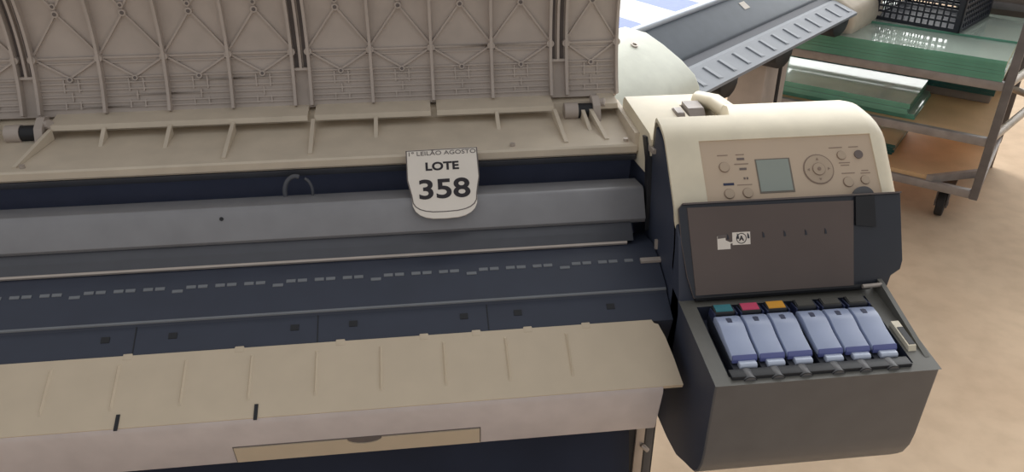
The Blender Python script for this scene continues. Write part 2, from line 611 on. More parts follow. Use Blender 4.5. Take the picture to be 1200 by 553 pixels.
# --- front apron under the tray
ap = MB()
ap.prism([(0.787, 0.7445), (0.785, 0.7435), (0.7835, 0.735), (0.7995, 0.6595), (0.803, 0.6565), (0.87, 0.68), (0.86, 0.77)], XL, 0.2935)
apron = ap.build('front_apron', M['apron'], P, bevel=0.0015)
# lower access plate with a thumb notch
pd = MB()
ex, ey, en = (1, 0, 0), Vector((0, -0.016, 0.0755)).normalized(), Vector((0, -0.0755, -0.016)).normalized()
w0, w1 = -0.262, 0.052
hp = 0.033
pts = [(w0, 0.003), (w1, 0.003), (w1, hp), (-0.075, hp)] + [(-0.0975 + 0.0225 * math.cos(a), hp - 0.011 * math.sin(a)) for a in
                                                           [math.pi * q / 8 for q in range(9)]] + [(w0, hp)]
pd.frame_slab((0, 0.7995, 0.6595), ex, ey, en, pts, 0.0022)
ap_pl = pd.build('access_plate', M['tray'], apron, smooth=0)
sm = MB()
sm.frame_slab((0, 0.7995, 0.6595), ex, ey, en, [(w0 - 0.0015, 0.002), (w1 + 0.0015, 0.002), (w1 + 0.0015, hp + 0.0015), (w0 - 0.0015, hp + 0.0015)], 0.0007)
sm.build('plate_seam', M['ink_soft'], ap_pl, smooth=0)

# --- cloth bin and legs below
bn = MB()
cols, rows = 40, 12
path = [(0.93, 0.70), (0.90, 0.66), (0.885, 0.60), (0.865, 0.53), (0.835, 0.46), (0.79, 0.40), (0.735, 0.36), (0.67, 0.34), (0.61, 0.35), (0.57, 0.38)]
k = 0
for i in range(cols + 1):
    x = XL + (0.278 - XL) * i / cols
    for j, (yy, zz) in enumerate(path):
        wv = 0.010 * math.sin(x * 17 + j * 0.35) * min(1, j / 4) + 0.006 * math.sin(x * 43 + j)
        bn.v.append(Vector((x, yy + wv - (0.02 if x > 0.11 and j > 1 else 0), zz)))
pn = len(path)
for i in range(cols):
    for j in range(pn - 1):
        bn.f.append([i * pn + j, i * pn + j + 1, (i + 1) * pn + j + 1, (i + 1) * pn + j])
        bn.mi.append(0)
bin_o = bn.build('media_bin', M['cloth'], P, smooth=60)
sd = bin_o.modifiers.new('thickness', 'SOLIDIFY')
sd.thickness = 0.003


def leg(x):
    l = MB()
    l.box(x - 0.022, x + 0.034, 0.915, 0.985, 0.05, 0.62)
    l.box(x + 0.040, x + 0.062, 0.955, 0.99, 0.05, 0.62, 1)
    l.box(x - 0.005, x + 0.065, 0.70, 1.25, 0.0, 0.05)
    lo = l.build('leg', [M['darker'], M['charcoal']], P, bevel=0.004)
    q = MB()
    q.box(x + 0.014, x + 0.028, 0.9105, 0.9165, 0.42, 0.575)
    q.tube([(x + 0.024, 0.909, 0.52), (x + 0.034, 0.905, 0.51)], 0.004, 8)
    q.build('leg_bracket', M['rail_edge'], lo, bevel=0.001)


leg(0.291)
leg(-0.95)

# --- right end: dark body, white shell, control panel
CX1 = 0.660
eb = MB()
eb.prism([(0.90, 0.90), (0.935, 0.925), (0.996, 0.985), (1.020, 0.998), (1.042, 1.003), (1.046, 0.96), (1.21, 0.93), (1.28, 0.90), (1.28, 0.58), (0.90, 0.586), (0.87, 0.68), (0.862, 0.80)], XE, 0.60)
eb.build('end_housing', M['dark'], P, bevel=0.003)

# inner end-wall details beside the carriage path
ew = MB()
ew.prism([(1.085, 0.972), (1.068, 0.976), (1.045, 0.95), (1.035, 0.90), (1.03, 0.84), (1.045, 0.84), (1.05, 0.90), (1.062, 0.945)], XE - 0.006, XE + 0.001)
ew.build('side_plate', M['darker'], P)
for nm_, pr_, xa_ in (('side_clip', [(1.058, 0.968), (1.03, 0.972), (1.03, 0.965), (1.055, 0.960)], XE - 0.004),
                      ('side_pin', [(0.985, 0.85), (0.981, 0.85), (0.979, 0.836), (0.983, 0.836)], XE - 0.004),
                      ('feed_lever', [(0.958, 0.8265), (0.964, 0.829), (0.964, 0.8325), (0.958, 0.830)], 0.301)):
    ew = MB()
    ew.prism(pr_, xa_, XE + 0.001)
    ew.build(nm_, M['rail_edge'], P)

prof = [(0.905, 0.845), (0.9065, 0.875), (0.912, 0.902), (0.922, 0.924), (0.928, 0.933), (0.993, 0.998), (0.999, 1.003), (1.009, 1.0085),
        (1.024, 1.0130), (1.042, 1.0155), (1.075, 1.0160), (1.090, 1.0125), (1.098, 1.003), (1.10, 0.985), (1.10, 0.93)]
PA, PB = 4, 5       # the flat stretch that carries the panel (indices into prof)
cx, cz = 1.0, 0.90   # centre that the rounded right edge shrinks towards


def ring(d, r=0.045):
    """profile at distance d from the right end of the shell, rounded over r"""
    if d >= r:
        return prof
    t = 1 - d / r
    ins = 0.030 * (1 - math.sqrt(max(0.0, 1 - t * t)))
    out = []
    for y, z in prof:
        v = Vector((cx - y, cz - z))
        L = v.length
        v = v / L * min(ins, L * 0.9)
        out.append((y + v.x, z + v.y))
    return out


colx = [XE, 0.378, 0.440, 0.446, 0.628] + [CX1 - 0.045 * q for q in (0.45, 0.3, 0.18, 0.09, 0.03, 0.0)]
sh2 = MB()
rings = []
for x in colx:
    pr = ring(CX1 - x, 0.034)
    if x < 0.443:          # the left stretch stops short, in front of the pivot
        pr = pr[:10] + [(1.047, 1.012), (1.050, 1.003), (1.051, 0.99), (1.052, 0.975), (1.055, 0.93)]
    rings.append(len(sh2.v))
    sh2.v += [Vector((x, y, z)) for y, z in pr]
nP = len(prof)
for a in range(len(colx) - 1):
    for i in range(nP - 1):
        if a in (1, 2, 3) and i == PA:
            continue            # opening for the control panel
        sh2.f.append([rings[a] + i, rings[a] + i + 1, rings[a + 1] + i + 1, rings[a + 1] + i])
        sh2.mi.append(0)
sh2.f.append([rings[-1] + i for i in range(nP)])
sh2.mi.append(0)
# left rim thickness
inner = []
lprof = [(v.y, v.z) for v in sh2.v[rings[0]:rings[0] + nP]]
for y, z in lprof:
    v = Vector((cx - y, cz - z)).normalized() * 0.006
    inner.append((y + v.x, z + v.y))
k = len(sh2.v)
sh2.v += [Vector((XE, y, z)) for y, z in inner]
for i in range(nP - 1):
    sh2.f.append([rings[0] + i, k + i, k + i + 1, rings[0] + i + 1])
    sh2.mi.append(0)
# walls of the panel recess
pa, pb = Vector((0,) + prof[PA]), Vector((0,) + prof[PB])
pdir = (pb - pa).normalized()
pnrm = Vector((0, -pdir.z, pdir.y))
dep = pnrm * -0.003
X0, X1 = colx[1], colx[4]
c4 = [Vector((X0, pa.y, pa.z)), Vector((X1, pa.y, pa.z)), Vector((X1, pb.y, pb.z)), Vector((X0, pb.y, pb.z))]
for i in range(4):
    j = (i + 1) % 4
    sh2.poly([c4[i], c4[j], c4[j] + dep, c4[i] + dep])
# back block with the cover's pivot, on the shell's left rear
sh2.prism([(1.222, 0.90), (1.222, 0.978), (1.214, 0.986), (1.062, 0.984), (1.052, 0.978), (1.048, 0.955), (1.06, 0.92)], 0.3285, 0.406)
sh2.prism([(1.222, 0.90), (1.222, 0.978), (1.214, 0.986), (1.17, 0.985), (1.17, 0.90)], 0.406, 0.47)
sh2.box(0.448, 0.475, 1.05, 1.18, 0.90, 0.986)
sh2.tube([(0.460, 1.055, 0.994), (0.459, 1.09, 0.999), (0.453, 1.14, 0.998), (0.444, 1.19, 0.986)], 0.013, 16)
shell = sh2.build('end_cover', M['white'], P, smooth=40)
sl = MB()
sl.box(0.405, 0.450, 1.052, 1.172, 0.930, 0.952)
sl.prism([(1.168, 0.950), (1.168, 0.992), (1.135, 0.992), (1.105, 0.970), (1.105, 0.950)], 0.409, 0.434, 1)
sl.build('pivot_slot', [M['darker'], M['steel']], shell)
kn = MB()
kn.prism([(1.16, 0.982), (1.145, 0.991), (1.12, 0.991), (1.115, 0.982)], 0.388, 0.400)
kn.build('catch', M['steel'], shell, bevel=0.002)
ridge_ = None

# control panel plate
cpn = MB()
plen = (pb - pa).length
pw = X1 - X0
base = Vector((X0, pa.y, pa.z)) + dep
ex, ey, en = Vector((1, 0, 0)), pdir, pnrm
cpn.frame_slab(base, ex, ey, en, [(0, 0), (pw, 0), (pw, plen), (0, plen)], 0.0012)
cpanel = cpn.build('control_panel', M['panel'], P, smooth=0)


def pp(u, v, h=0.0012):
    return base + ex * (u * pw) + ey * (v * plen) + en * h


def pdisc(name, u, v, r, t, material, parent=None, r_in=0, h=0.0012):
    d_ = MB()
    d_.disc(pp(u, v, h), ex, ey, en, r, t, 28, 0, r_in)
    return d_.build(name, material, parent or cpanel)


def prect(mb, u, v, w, h_, t=0.0005, mi=0):
    o_ = pp(u, v)
    mb.frame_slab(o_, ex, ey, en, [(-w / 2, -h_ / 2), (w / 2, -h_ / 2), (w / 2, h_ / 2), (-w / 2, h_ / 2)], t, mi)


sf = MB()
prect(sf, 0.405, 0.40, 0.0500, 0.0500, 0.0006)
scr_f = sf.build('screen_frame', M['screen_frame'], cpanel, smooth=0)
sf = MB()
o_ = pp(0.405, 0.40, 0.0018)
sf.frame_slab(o_, ex, ey, en, [(-0.0235, -0.0225), (0.0225, -0.0225), (0.0225, 0.0235), (-0.0235, 0.0235)], 0.0004)
sf.build('screen', M['screen'], cpanel, smooth=0)
dial = pdisc('navigation_dial', 0.662, 0.465, 0.0205, 0.0012, M['panel_button'])
pdisc('dial_ring', 0.662, 0.465, 0.0222, 0.0006, M['panel_line'], dial, 0.0207)
pdisc('dial_button', 0.662, 0.465, 0.0085, 0.0026, M['panel_button'], dial, 0)
pdisc('dial_button_ring', 0.662, 0.465, 0.0092, 0.0022, M['panel_line'], dial, 0.0082)
dm = MB()
for du, dv, r_ in ((0, 0, 0.0026),):
    dm.disc(pp(0.662, 0.465, 0.0040), ex, ey, en, r_, 0.0004, 14)
for a in range(4):
    ca, sa = math.cos(a * math.pi / 2), math.sin(a * math.pi / 2)
    c_ = pp(0.662, 0.465, 0.0025) + ex * (ca * 0.0148) + ey * (sa * 0.0148)
    e1, e2 = ex * ca + ey * sa, ey * ca - ex * sa
    dm.frame_slab(c_, e1, e2, en, [(0.002, 0), (-0.0015, 0.002), (-0.0015, -0.002)], 0.0003)
dm.build('dial_mark', M['panel_line'], dial, smooth=0)
for u, v, r_, mname, ring_ in ((0.125, 0.57, 0.0068, 'panel_button', 1), (0.13, 0.15, 0.0066, 'panel_button', 1), (0.235, 0.15, 0.0066, 'panel_button', 1),
                               (0.81, 0.67, 0.0060, 'panel_button', 1), (0.91, 0.67, 0.0062, 'button_dark', 0), (0.82, 0.24, 0.0068, 'panel_button', 1),
                               (0.92, 0.26, 0.0060, 'panel_button', 1)):
    bt = pdisc('panel_button', u, v, r_, 0.002, M[mname])
    if ring_:
        pdisc('button_ring', u, v, r_ * 1.12, 0.0008, M['panel_line'], bt, r_ * 0.98)
pm = MB()
prect(pm, 0.225, 0.69, 0.0105, 0.0032, 0.0005)
prect(pm, 0.23, 0.53, 0.010, 0.0032, 0.0005)
prect(pm, 0.225, 0.61, 0.020, 0.0014, 0.0004, 1)
prect(pm, 0.225, 0.76, 0.012, 0.0012, 0.0004, 1)
prect(pm, 0.125, 0.76, 0.015, 0.0012, 0.0004, 1)
prect(pm, 0.135, 0.30, 0.015, 0.0034, 0.0005, 2)
prect(pm, 0.225, 0.28, 0.021, 0.0010, 0.0004, 1)
pl_ = MB()
for du in (-0.020, 0.020):
    prect(pl_, 0.238 + du * 0.4, 0.38, 0.0024, 0.0030, 0.0006)
for u, v, w in ((0.785, 0.80, 0.019), (0.89, 0.80, 0.014), (0.82, 0.55, 0.016), (0.82, 0.51, 0.012), (0.83, 0.38, 0.019), (0.93, 0.41, 0.010), (0.93, 0.37, 0.014)):
    prect(pm, u, v, w, 0.0012, 0.0004, 1)
pl_.build('indicator_light', M['button_dark'], cpanel, smooth=0)
pm.build('panel_print', [M['button_dark'], M['panel_line'], M['flap_mark'], M['white']], cpanel, smooth=0)

# --- ink station: dark wedge-shaped pod hanging from the front right
pod_L = [(0.713, 0.800), (0.716, 0.674), (0.722, 0.650), (0.734, 0.631), (0.749, 0.624), (0.772, 0.612), (0.809, 0.588), (0.889, 0.586), (0.905, 0.60), (0.905, 0.819),
         (0.83, 0.8125)]
pd_ = MB()
Y0 = 0.713


def ptop(y):
    return 0.800 + (y - 0.713) * 0.1176


# body, open at the top where the cartridge bay sits
bx0, bx1, by0, by1 = 0.352, 0.590, 0.727, 0.855
px0, px1 = 0.331, 0.620
side = [(0.713, 0.800), (0.7135, 0.795), (0.716, 0.690), (0.719, 0.668), (0.727, 0.647), (0.738, 0.634), (0.752, 0.626), (0.772, 0.616), (0.805, 0.598), (0.85, 0.59), (0.899, 0.588),
        (0.899, ptop(0.899))]
ringx = [(px0, 0.0), (px1 - 0.004, 0.0), (px1, 0.004)]
ids = []
for x, ins in ((px0, 0.002), (px0 + 0.002, 0.0), (px1 - 0.012, 0.0), (px1 - 0.004, 0.0015), (px1, 0.006)):
    ids.append(len(pd_.v))
    for y, z in side:
        v = Vector((0.81 - y, 0.71 - z)).normalized() * ins
        pd_.v.append(Vector((x, y + v.x, z + v.y if z < 0.79 else z)))
ns = len(side)
for a in range(4):
    for i in range(ns - 1):
        pd_.f.append([ids[a] + i, ids[a] + i + 1, ids[a + 1] + i + 1, ids[a + 1] + i])
        pd_.mi.append(0)
pd_.f.append([ids[0] + i for i in range(ns)][::-1])
pd_.f.append([ids[-1] + i for i in range(ns)])
pd_.mi += [2, 0]
# top frame around the bay
xs_, ys_ = [px0, bx0, bx1, px1], [0.713, by0, by1, 0.899]
for a in range(3):
    for c in range(3):
        if a == 1 and c == 1:
            continue
        pd_.poly([(xs_[a], ys_[c], ptop(ys_[c])), (xs_[a + 1], ys_[c], ptop(ys_[c])), (xs_[a + 1], ys_[c + 1], ptop(ys_[c + 1])), (xs_[a], ys_[c + 1], ptop(ys_[c + 1]))], 1)
q4 = [(bx0, by0), (bx1, by0), (bx1, by1), (bx0, by1)]
for i in range(4):
    a, c = q4[i], q4[(i + 1) % 4]
    pd_.poly([(a[0], a[1], ptop(a[1])), (c[0], c[1], ptop(c[1])), (c[0], c[1], ptop(c[1]) - 0.022), (a[0], a[1], ptop(a[1]) - 0.022)], 2)
pd_.poly([(x, y, ptop(y) - 0.022) for x, y in q4], 2)
pod = pd_.build('ink_station', [M['charcoal'], M['pod_top'], M['dark']], P, smooth=30)
# row of round bosses along the bay's front edge
bs = MB()
bs.box(bx0 + 0.002, bx1 - 0.005, by0 - 0.0060, by0 + 0.0095, 0.782, 0.8055)
for i in range(6):
    x = 0.3765 + 0.0355 * i + (0.006 if i > 2 else 0)
    bs.tube([(x, by0 + 0.0095, 0.7978), (x, by0 - 0.0085, 0.7972)], 0.0092, 18, 1)
bs.build('bay_front', [M['darker'], M['charcoal']], pod, bevel=0.0008)
# pale clip at the bay's right
cl = MB()
cl.prism([(0.795, 0.808), (0.795, 0.8165), (0.750, 0.8105), (0.746, 0.802)], 0.5945, 0.605)
cl.prism([(0.783, 0.8140), (0.783, 0.8155), (0.752, 0.8114), (0.752, 0.8100)], 0.5965, 0.6045, 1)
cl.build('bay_clip', [M['white'], M['darker']], pod)
wd = MB()
wd.prism([(0.872, 0.8185), (0.872, 0.836), (0.858, 0.834), (0.735, 0.8030)], 0.610, 0.6165)
wd.build('guard_fin', M['pod_top'], pod)

# --- ink lid, flipped up and leaning against the shell
lb, lt = Vector((0, 0.862, 0.826)), Vector((0, 0.921, 0.940))
ly = (lt - lb).normalized()
ln = Vector((0, -ly.z, ly.y))
LH = (lt - lb).length
lx0, lx1 = 0.341, 0.648
ld = MB()
pts = [(lx0 + 0.008, 0), (lx1 - 0.024, 0), (lx1 - 0.018, 0.014), (lx1 - 0.004, 0.022), (lx1, 0.034), (lx1, LH), (lx0 - 0.002, LH), (lx0 - 0.008, LH - 0.007), (lx0 - 0.006, LH * 0.6), (lx0, 0.03)]
ld.frame_slab(lb - ln * 0.003, (1, 0, 0), ly, ln, pts, 0.003, 1)
lid = ld.build('ink_lid', [M['lid'], M['lid_edge']], P, bevel=0.0007)
li = MB()
li.frame_slab(lb, (1, 0, 0), ly, ln, [(lx0 + 0.011, 0.004), (0.575, 0.004), (0.579, LH - 0.008), (lx0 + 0.004, LH - 0.006)], 0.0015)
for x in (0.398, 0.412, 0.4265, 0.448, 0.478, 0.508, 0.536):
    li.frame_slab(lb + ln * 0.0012, (1, 0, 0), ly, ln, [(x, LH * 0.60), (x + 0.003, LH * 0.60), (x + 0.002, LH * 0.64), (x, LH * 0.66)], 0.001, 1)
inn = li.build('lid_liner', [M['lid'], M['lid_edge']], lid, smooth=0)
rim = MB()
rim.frame_slab(lb, (1, 0, 0), ly, ln, [(lx0 - 0.002, LH - 0.0015), (lx1, LH - 0.0015), (lx1, LH + 0.0008), (lx0 - 0.002, LH + 0.0008)], 0.003)
rim.build('lid_rim', M['ink_soft'], lid)
lk = MB()
lk.disc(lb - ln * 0.007 + Vector((0.5965, 0, 0)) + ly * (LH - 0.006), (1, 0, 0), ly, ln, 0.0165, 0.004, 30)
lk.frame_slab(lb, (1, 0, 0), ly, ln, [(0.580, LH - 0.042), (0.609, LH - 0.046), (0.608, LH - 0.003), (0.581, LH - 0.003)], 0.004, 1)
lk.build('lid_latch', [M['charcoal'], M['darker']], lid)
lh = MB()
lh.tube([(0.585, 0.858, 0.8305), (0.612, 0.858, 0.8315)], 0.003, 10, 1)
lh.tube([(0.352, 0.866, 0.824), (0.60, 0.866, 0.826)], 0.005, 10)
lh.build('lid_hinge', [M['darker'], M['rail_edge']], lid)
# pictogram label: sheet with folded corner, arrow, boxed letter A
lab0 = lb + ln * 0.0016
st = MB()
u0, v0 = 0.3845, 0.060          # label's lower left on the lid
st.frame_slab(lab0, (1, 0, 0), ly, ln, [(u0, v0 + 0.004), (u0 + 0.018, v0 + 0.004), (u0 + 0.018, v0 + 0.013), (u0 + 0.0115, v0 + 0.016), (u0 + 0.0115, v0 + 0.022), (u0, v0 + 0.022)], 0.0003, 0)
st.frame_slab(lab0, (1, 0, 0), ly, ln, [(u0 + 0.0005, v0 + 0.0185), (u0 + 0.0145, v0 + 0.0195), (u0 + 0.0145, v0 + 0.0240), (u0 + 0.0005, v0 + 0.0235)], 0.0004, 2)
st.frame_slab(lab0, (1, 0, 0), ly, ln, [(u0 + 0.0125, v0 + 0.0095), (u0 + 0.0235, v0 + 0.0125), (u0 + 0.0235, v0 + 0.0145), (u0 + 0.0125, v0 + 0.0115)], 0.0004, 0)
st.frame_slab(lab0, (1, 0, 0), ly, ln, [(u0 + 0.021, v0 + 0.009), (u0 + 0.046, v0 + 0.009), (u0 + 0.046, v0 + 0.026), (u0 + 0.021, v0 + 0.026)], 0.0003, 0)
st.disc(lab0 + Vector((u0 + 0.0335, 0, 0)) + ly * (v0 + 0.0175) + ln * 0.0003, (1, 0, 0), ly, ln, 0.0072, 0.0002, 24, 1, 0.0062)
stick = st.build('label_sticker', [M['paper'], M['ink'], M['ink_soft']], lid, smooth=0)
text_part('sticker_letter', 'A', lab0 + Vector((u0 + 0.0335, 0, 0)) + ly * (v0 + 0.0172) + ln * 0.0003, (1, 0, 0), ly, ln, 0.0095, M['ink'], lid, bold=0.0002)

# ================================================================== ink cartridges in the bay
LABELS = [('teal', 'ink cartridge with a teal tab, leftmost in the ink bay'),
          ('magenta', 'ink cartridge with a pink tab in the left trio of the ink bay'),
          ('yellow', 'ink cartridge with a yellow tab in the left trio of the ink bay'),
          ('black_label', 'ink cartridge with a dark tab just right of the gap beside the yellow one'),
          ('black_label', 'dark-tabbed ink cartridge in the middle of the right trio'),
          ('black_label', 'dark-tabbed ink cartridge at the far right, shiny spot on its flap')]


def cartridge(loc, labmat, label):
    """local frame: x across, y back, z up from the pod's top plane (front edge of the flap at y=0)"""
    t = thing('ink_cartridge', label, 'ink cartridge', loc, 0, 'ink cartridges in the bay', local=True)
    W = 0.0348
    bd = MB()
    bd.prism([(-0.009, -0.018), (0.092, -0.008), (0.092, 0.010), (0.078, 0.010), (0.006, -0.002), (-0.009, -0.004)], 0.001, W - 0.002)
    body = bd.build('body', M['lid_edge'], t, bevel=0.001)
    fp = MB()
    # sloping flap, slightly narrower at the back, with a stepped back section
    pf = [(0.000, 0.0035), (0.003, 0.0080), (0.030, 0.0135), (0.046, 0.0188), (0.053, 0.0204), (0.066, 0.0210), (0.0735, 0.0175), (0.0735, 0.009), (0.004, -0.001)]
    fp.prism(pf, 0.0012, W - 0.0012)
    flap = fp.build('flap', [M['flap']], t, bevel=0.0014)
    mk = MB()
    mk.frame_slab((W / 2 - 0.001, 0.0590, 0.0207), (1, 0, 0), Vector((0, 1, 0.07)).normalized(), Vector((0, -0.07, 1)).normalized(),
                  [(-0.0030, -0.0042), (0.0032, -0.0042), (0.0038, 0.0030), (0.0015, 0.0046), (-0.0032, 0.0040)], 0.0005)
    mk.build('flap_mark', M['flap_mark'], flap, smooth=0)
    lp = MB()
    lp.prism([(-0.0012, -0.001), (-0.0014, 0.0050), (0.0024, 0.0096), (0.004, 0.004), (0.003, -0.002)], 0.0016, W - 0.0016)
    lp.build('flap_lip', M['flap_lip'], flap, bevel=0.0008)
    tb = MB()
    tb.prism([(-0.0100, -0.004), (-0.0105, 0.0010), (-0.008, 0.0035), (0.000, 0.0030), (0.000, -0.004)], 0.0085, W - 0.004)
    tb.build('latch_tab', M['tab'], t, bevel=0.001)
    tg = MB()
    tg.prism([(0.074, 0.008), (0.074, 0.0205), (0.076, 0.0225), (0.090, 0.0240), (0.092, 0.0220), (0.092, 0.008)], 0.0035, W - 0.0045)
    tag_b = tg.build('tab_holder', M['darker'], t, bevel=0.001)
    tl = MB()
    tl.prism([(0.0765, 0.0224), (0.0775, 0.0236), (0.0895, 0.0247), (0.0905, 0.0230), (0.084, 0.021)], 0.0055, W - 0.0065)
    tl.build('color_tab', labmat, tag_b)
    for x in (0.0015, W - 0.0035):
        c_ = MB()
        c_.prism([(0.072, 0.006), (0.072, 0.022), (0.090, 0.020), (0.092, 0.006)], x, x + 0.0018)
        c_.build('side_rail', M['flap_mark'], t)
    return t


for i, (mn, lab) in enumerate(LABELS):
    x = 0.3615 + 0.0358 * i + (0.0042 if i > 2 else 0)
    cartridge((x, 0.748, ptop(0.748) + 0.002), M[mn], lab)

# ================================================================== lot tag
TG = thing('lot_tag', 'white shield-shaped lot tag with black number, hanging on the open printer front', 'tag', (0.026, 1.1075, 0.953))
to = Vector((0.026, 1.1085, 0.9535))
td = Vector((0, -0.0935, -0.066)).normalized()
tnrm = Vector((0, td.z, -td.y))     # towards the viewer
if tnrm.y > 0:
    tnrm = -tnrm
tx = Vector((1, 0, 0.012)).normalized()


def shield(s, top, bot, w0=0.053, H=0.1155):
    pts = [(-w0 * s, -top), (w0 * s, -top), (w0 * s, -0.05)]
    for k_ in range(0, 13):
        a = math.pi * k_ / 12
        ca = math.cos(a)
        pts.append((w0 * 0.90 * s * math.copysign(abs(ca) ** 0.7, ca) * (1 - 0.03 * math.sin(a)), -(0.076 + (H - bot - 0.076) * math.sin(a) ** 0.62)))
    pts.append((-w0 * s, -0.05))
    return pts


up = -td
t_ = MB()
t_.frame_slab(to, tx, up, tnrm, shield(1.0, 0.0, 0.0), 0.0016)
card = t_.build('card', M['paper'], TG, smooth=0)
fr = MB()
outer = shield(1.0, 0.0004, 0.0098)
innr = shield(0.97, 0.0017, 0.0114)
nn = len(outer)
k = len(fr.v)
fr.v += [to + tx * p[0] + up * p[1] + tnrm * 0.0018 for p in outer] + [to + tx * p[0] + up * p[1] + tnrm * 0.0018 for p in innr]
for i in range(nn):
    j = (i + 1) % nn
    fr.f.append([k + i, k + j, k + nn + j, k + nn + i])
    fr.mi.append(0)
fr.build('border_line', M['ink_soft'], TG, smooth=0)
text_part('heading_text', '1º LEILÃO AGOSTO', to + up * -0.0070 + tnrm * 0.0015, tx, up, tnrm, 0.0098, M['ink_soft'], TG, width=0.099)
text_part('word_text', 'LOTE', to + up * -0.0300 + tnrm * 0.0015 - tx * 0.001, tx, up, tnrm, 0.0185, M['ink'], TG, bold=0.0006, width=0.049)
text_part('number_text', '358', to + up * -0.0690 + tnrm * 0.0015, tx, up, tnrm, 0.0440, M['ink'], TG, bold=0.0009, width=0.074)

# ================================================================== second printer behind, at an angle
a2 = math.atan2(0.68, 0.733)
Q = thing('large_format_printer', 'slate grey wide-format printer standing at an angle behind, its ribbed tray in view', 'printer',
          (0.73, 1.953, 0), a2, None, local=True)
U1 = 1.15
m = MB()
m.prism([(0.0, 0.703), (0.0, 0.712), (0.084, 0.741), (0.10, 0.741), (0.10, 0.70)], 0.0, U1)
for i in range(13):
    u = 0.05 + 0.088 * i
    for s_ in (0.0,):
        k = len(m.v)
        m.v += [Vector(p) for p in [(u, 0.014, 0.7172), (u + 0.024, 0.014, 0.7172), (u + 0.024, 0.072, 0.7370), (u, 0.072, 0.7370),
                                    (u + 0.002, 0.020, 0.7225), (u + 0.003, 0.068, 0.7395)]]
        for f in ((0, 4, 5, 3), (4, 1, 2, 5), (0, 1, 4), (3, 5, 2)):
            m.f.append([k + q for q in f])
            m.mi.append(0)
m.build('output_tray', [M['slate_tray'], M['shine']], Q, smooth=0)
m = MB()
m.prism([(0.088, 0.735), (0.10, 0.742), (0.122, 0.752), (0.128, 0.745), (0.128, 0.66), (0.088, 0.66)], 0.0, U1)
m.build('paper_slot', M['slate_dark'], Q)
m = MB()
m.prism([(0.120, 0.745), (0.122, 0.760), (0.140, 0.772), (0.205, 0.812), (0.235, 0.826), (0.27, 0.818), (0.29, 0.79), (0.29, 0.62), (0.13, 0.62)], 0.0, U1)
cv2 = m.build('front_cover', M['slate'], Q, bevel=0.004)
m = MB()
m.tube([(0.0, 0.236, 0.832), (U1, 0.236, 0.832)], 0.011, 12)
m.build('top_edge_trim', M['shine'], Q)
m = MB()
m.frame_slab((0.60, 0.178, 0.7962), (1, 0, 0), Vector((0, 0.85, 0.52)).normalized(), Vector((0, -0.52, 0.85)).normalized(),
             [(0.0, 0.0), (0.036, 0.0), (0.036, 0.03), (0.0, 0.03)], 0.001)
m.build('sticker', M['paper'], cv2)
m = MB()
m.prism([(0.004, 0.62), (-0.004, 0.70), (0.0, 0.735), (0.018, 0.765), (0.06, 0.795), (0.12, 0.826), (0.175, 0.848), (0.24, 0.852), (0.30, 0.83), (0.31, 0.62)], -0.36, 0.004)
cp2 = m.build('end_cover', M['pale'], Q, bevel=0.012, seg=3)
m = MB()
m.disc((-0.10, 0.15, 0.838), (1, 0, 0), Vector((0, 0.93, 0.36)), Vector((0, -0.36, 0.93)), 0.010, 0.004, 20, 0, 0.006)
m.build('round_catch', M['rail_edge'], cp2)
m = MB()
m.prism([(0.02, 0.58), (0.0, 0.66), (0.01, 0.715), (0.10, 0.76), (0.30, 0.82), (0.30, 0.58)], U1 - 0.002, U1 + 0.32)
m.build('end_housing', M['cream'], Q, bevel=0.02, seg=3)
for u0_, u1_ in ((0.135, 0.245), (0.49, 0.62), (0.95, 1.10)):
    m = MB()
    w = u1_ - u0_
    m.frame_slab((u0_, 0.006, 0.700), (1, 0, 0), (0, 0, 1), (0, 1, 0), [(0, 0.004), (w, 0.004), (w * 0.98, -0.02), (w * 0.86, -0.038), (w * 0.6, -0.05), (w * 0.25, -0.046), (w * 0.05, -0.025)], 0.06)
    m.build('bracket', M['darker'], Q, bevel=0.006)
m = MB()
m.box(0.56, 0.74, 0.06, 0.18, 0.0, 0.70)
m.box(0.53, 0.77, -0.12, 0.42, 0.0, 0.05)
m.build('leg', M['cover'], Q, bevel=0.006)
m = MB()
m.box(-0.20, -0.06, 0.10, 0.22, 0.0, 0.66)
m.box(-0.23, -0.03, -0.12, 0.42, 0.0, 0.05)
m.build('leg', M['cover'], Q, bevel=0.006)
m = MB()
m.tube([(0.60, 0.03, 0.68), (0.605, 0.03, 0.42)], 0.006, 8)
m.build('bin_rod', M['darker'], Q)

# ================================================================== trolley with glass sheets
ct = R(-41.5)
T = thing('trolley', 'grey steel shelf trolley on casters loaded with glass sheets, right of the printer', 'trolley', (1.95, 2.362, 0), ct, None, local=True)
TL, TD = 0.92, 0.64


def bar(name, p0, p1, w, h, material, bev=0.002):
    """rectangular bar along local x or y"""
    b_ = MB()
    (xa, ya, za), (xb, yb_, zb) = p0, p1
    b_.box(min(xa, xb) - (w / 2 if xa == xb else 0), max(xa, xb) + (w / 2 if xa == xb else 0), min(ya, yb_) - (w / 2 if ya == yb_ else 0),
           max(ya, yb_) + (w / 2 if ya == yb_ else 0), min(za, zb) - h / 2, max(za, zb) + h / 2)
    return b_.build(name, material, T, bevel=bev)


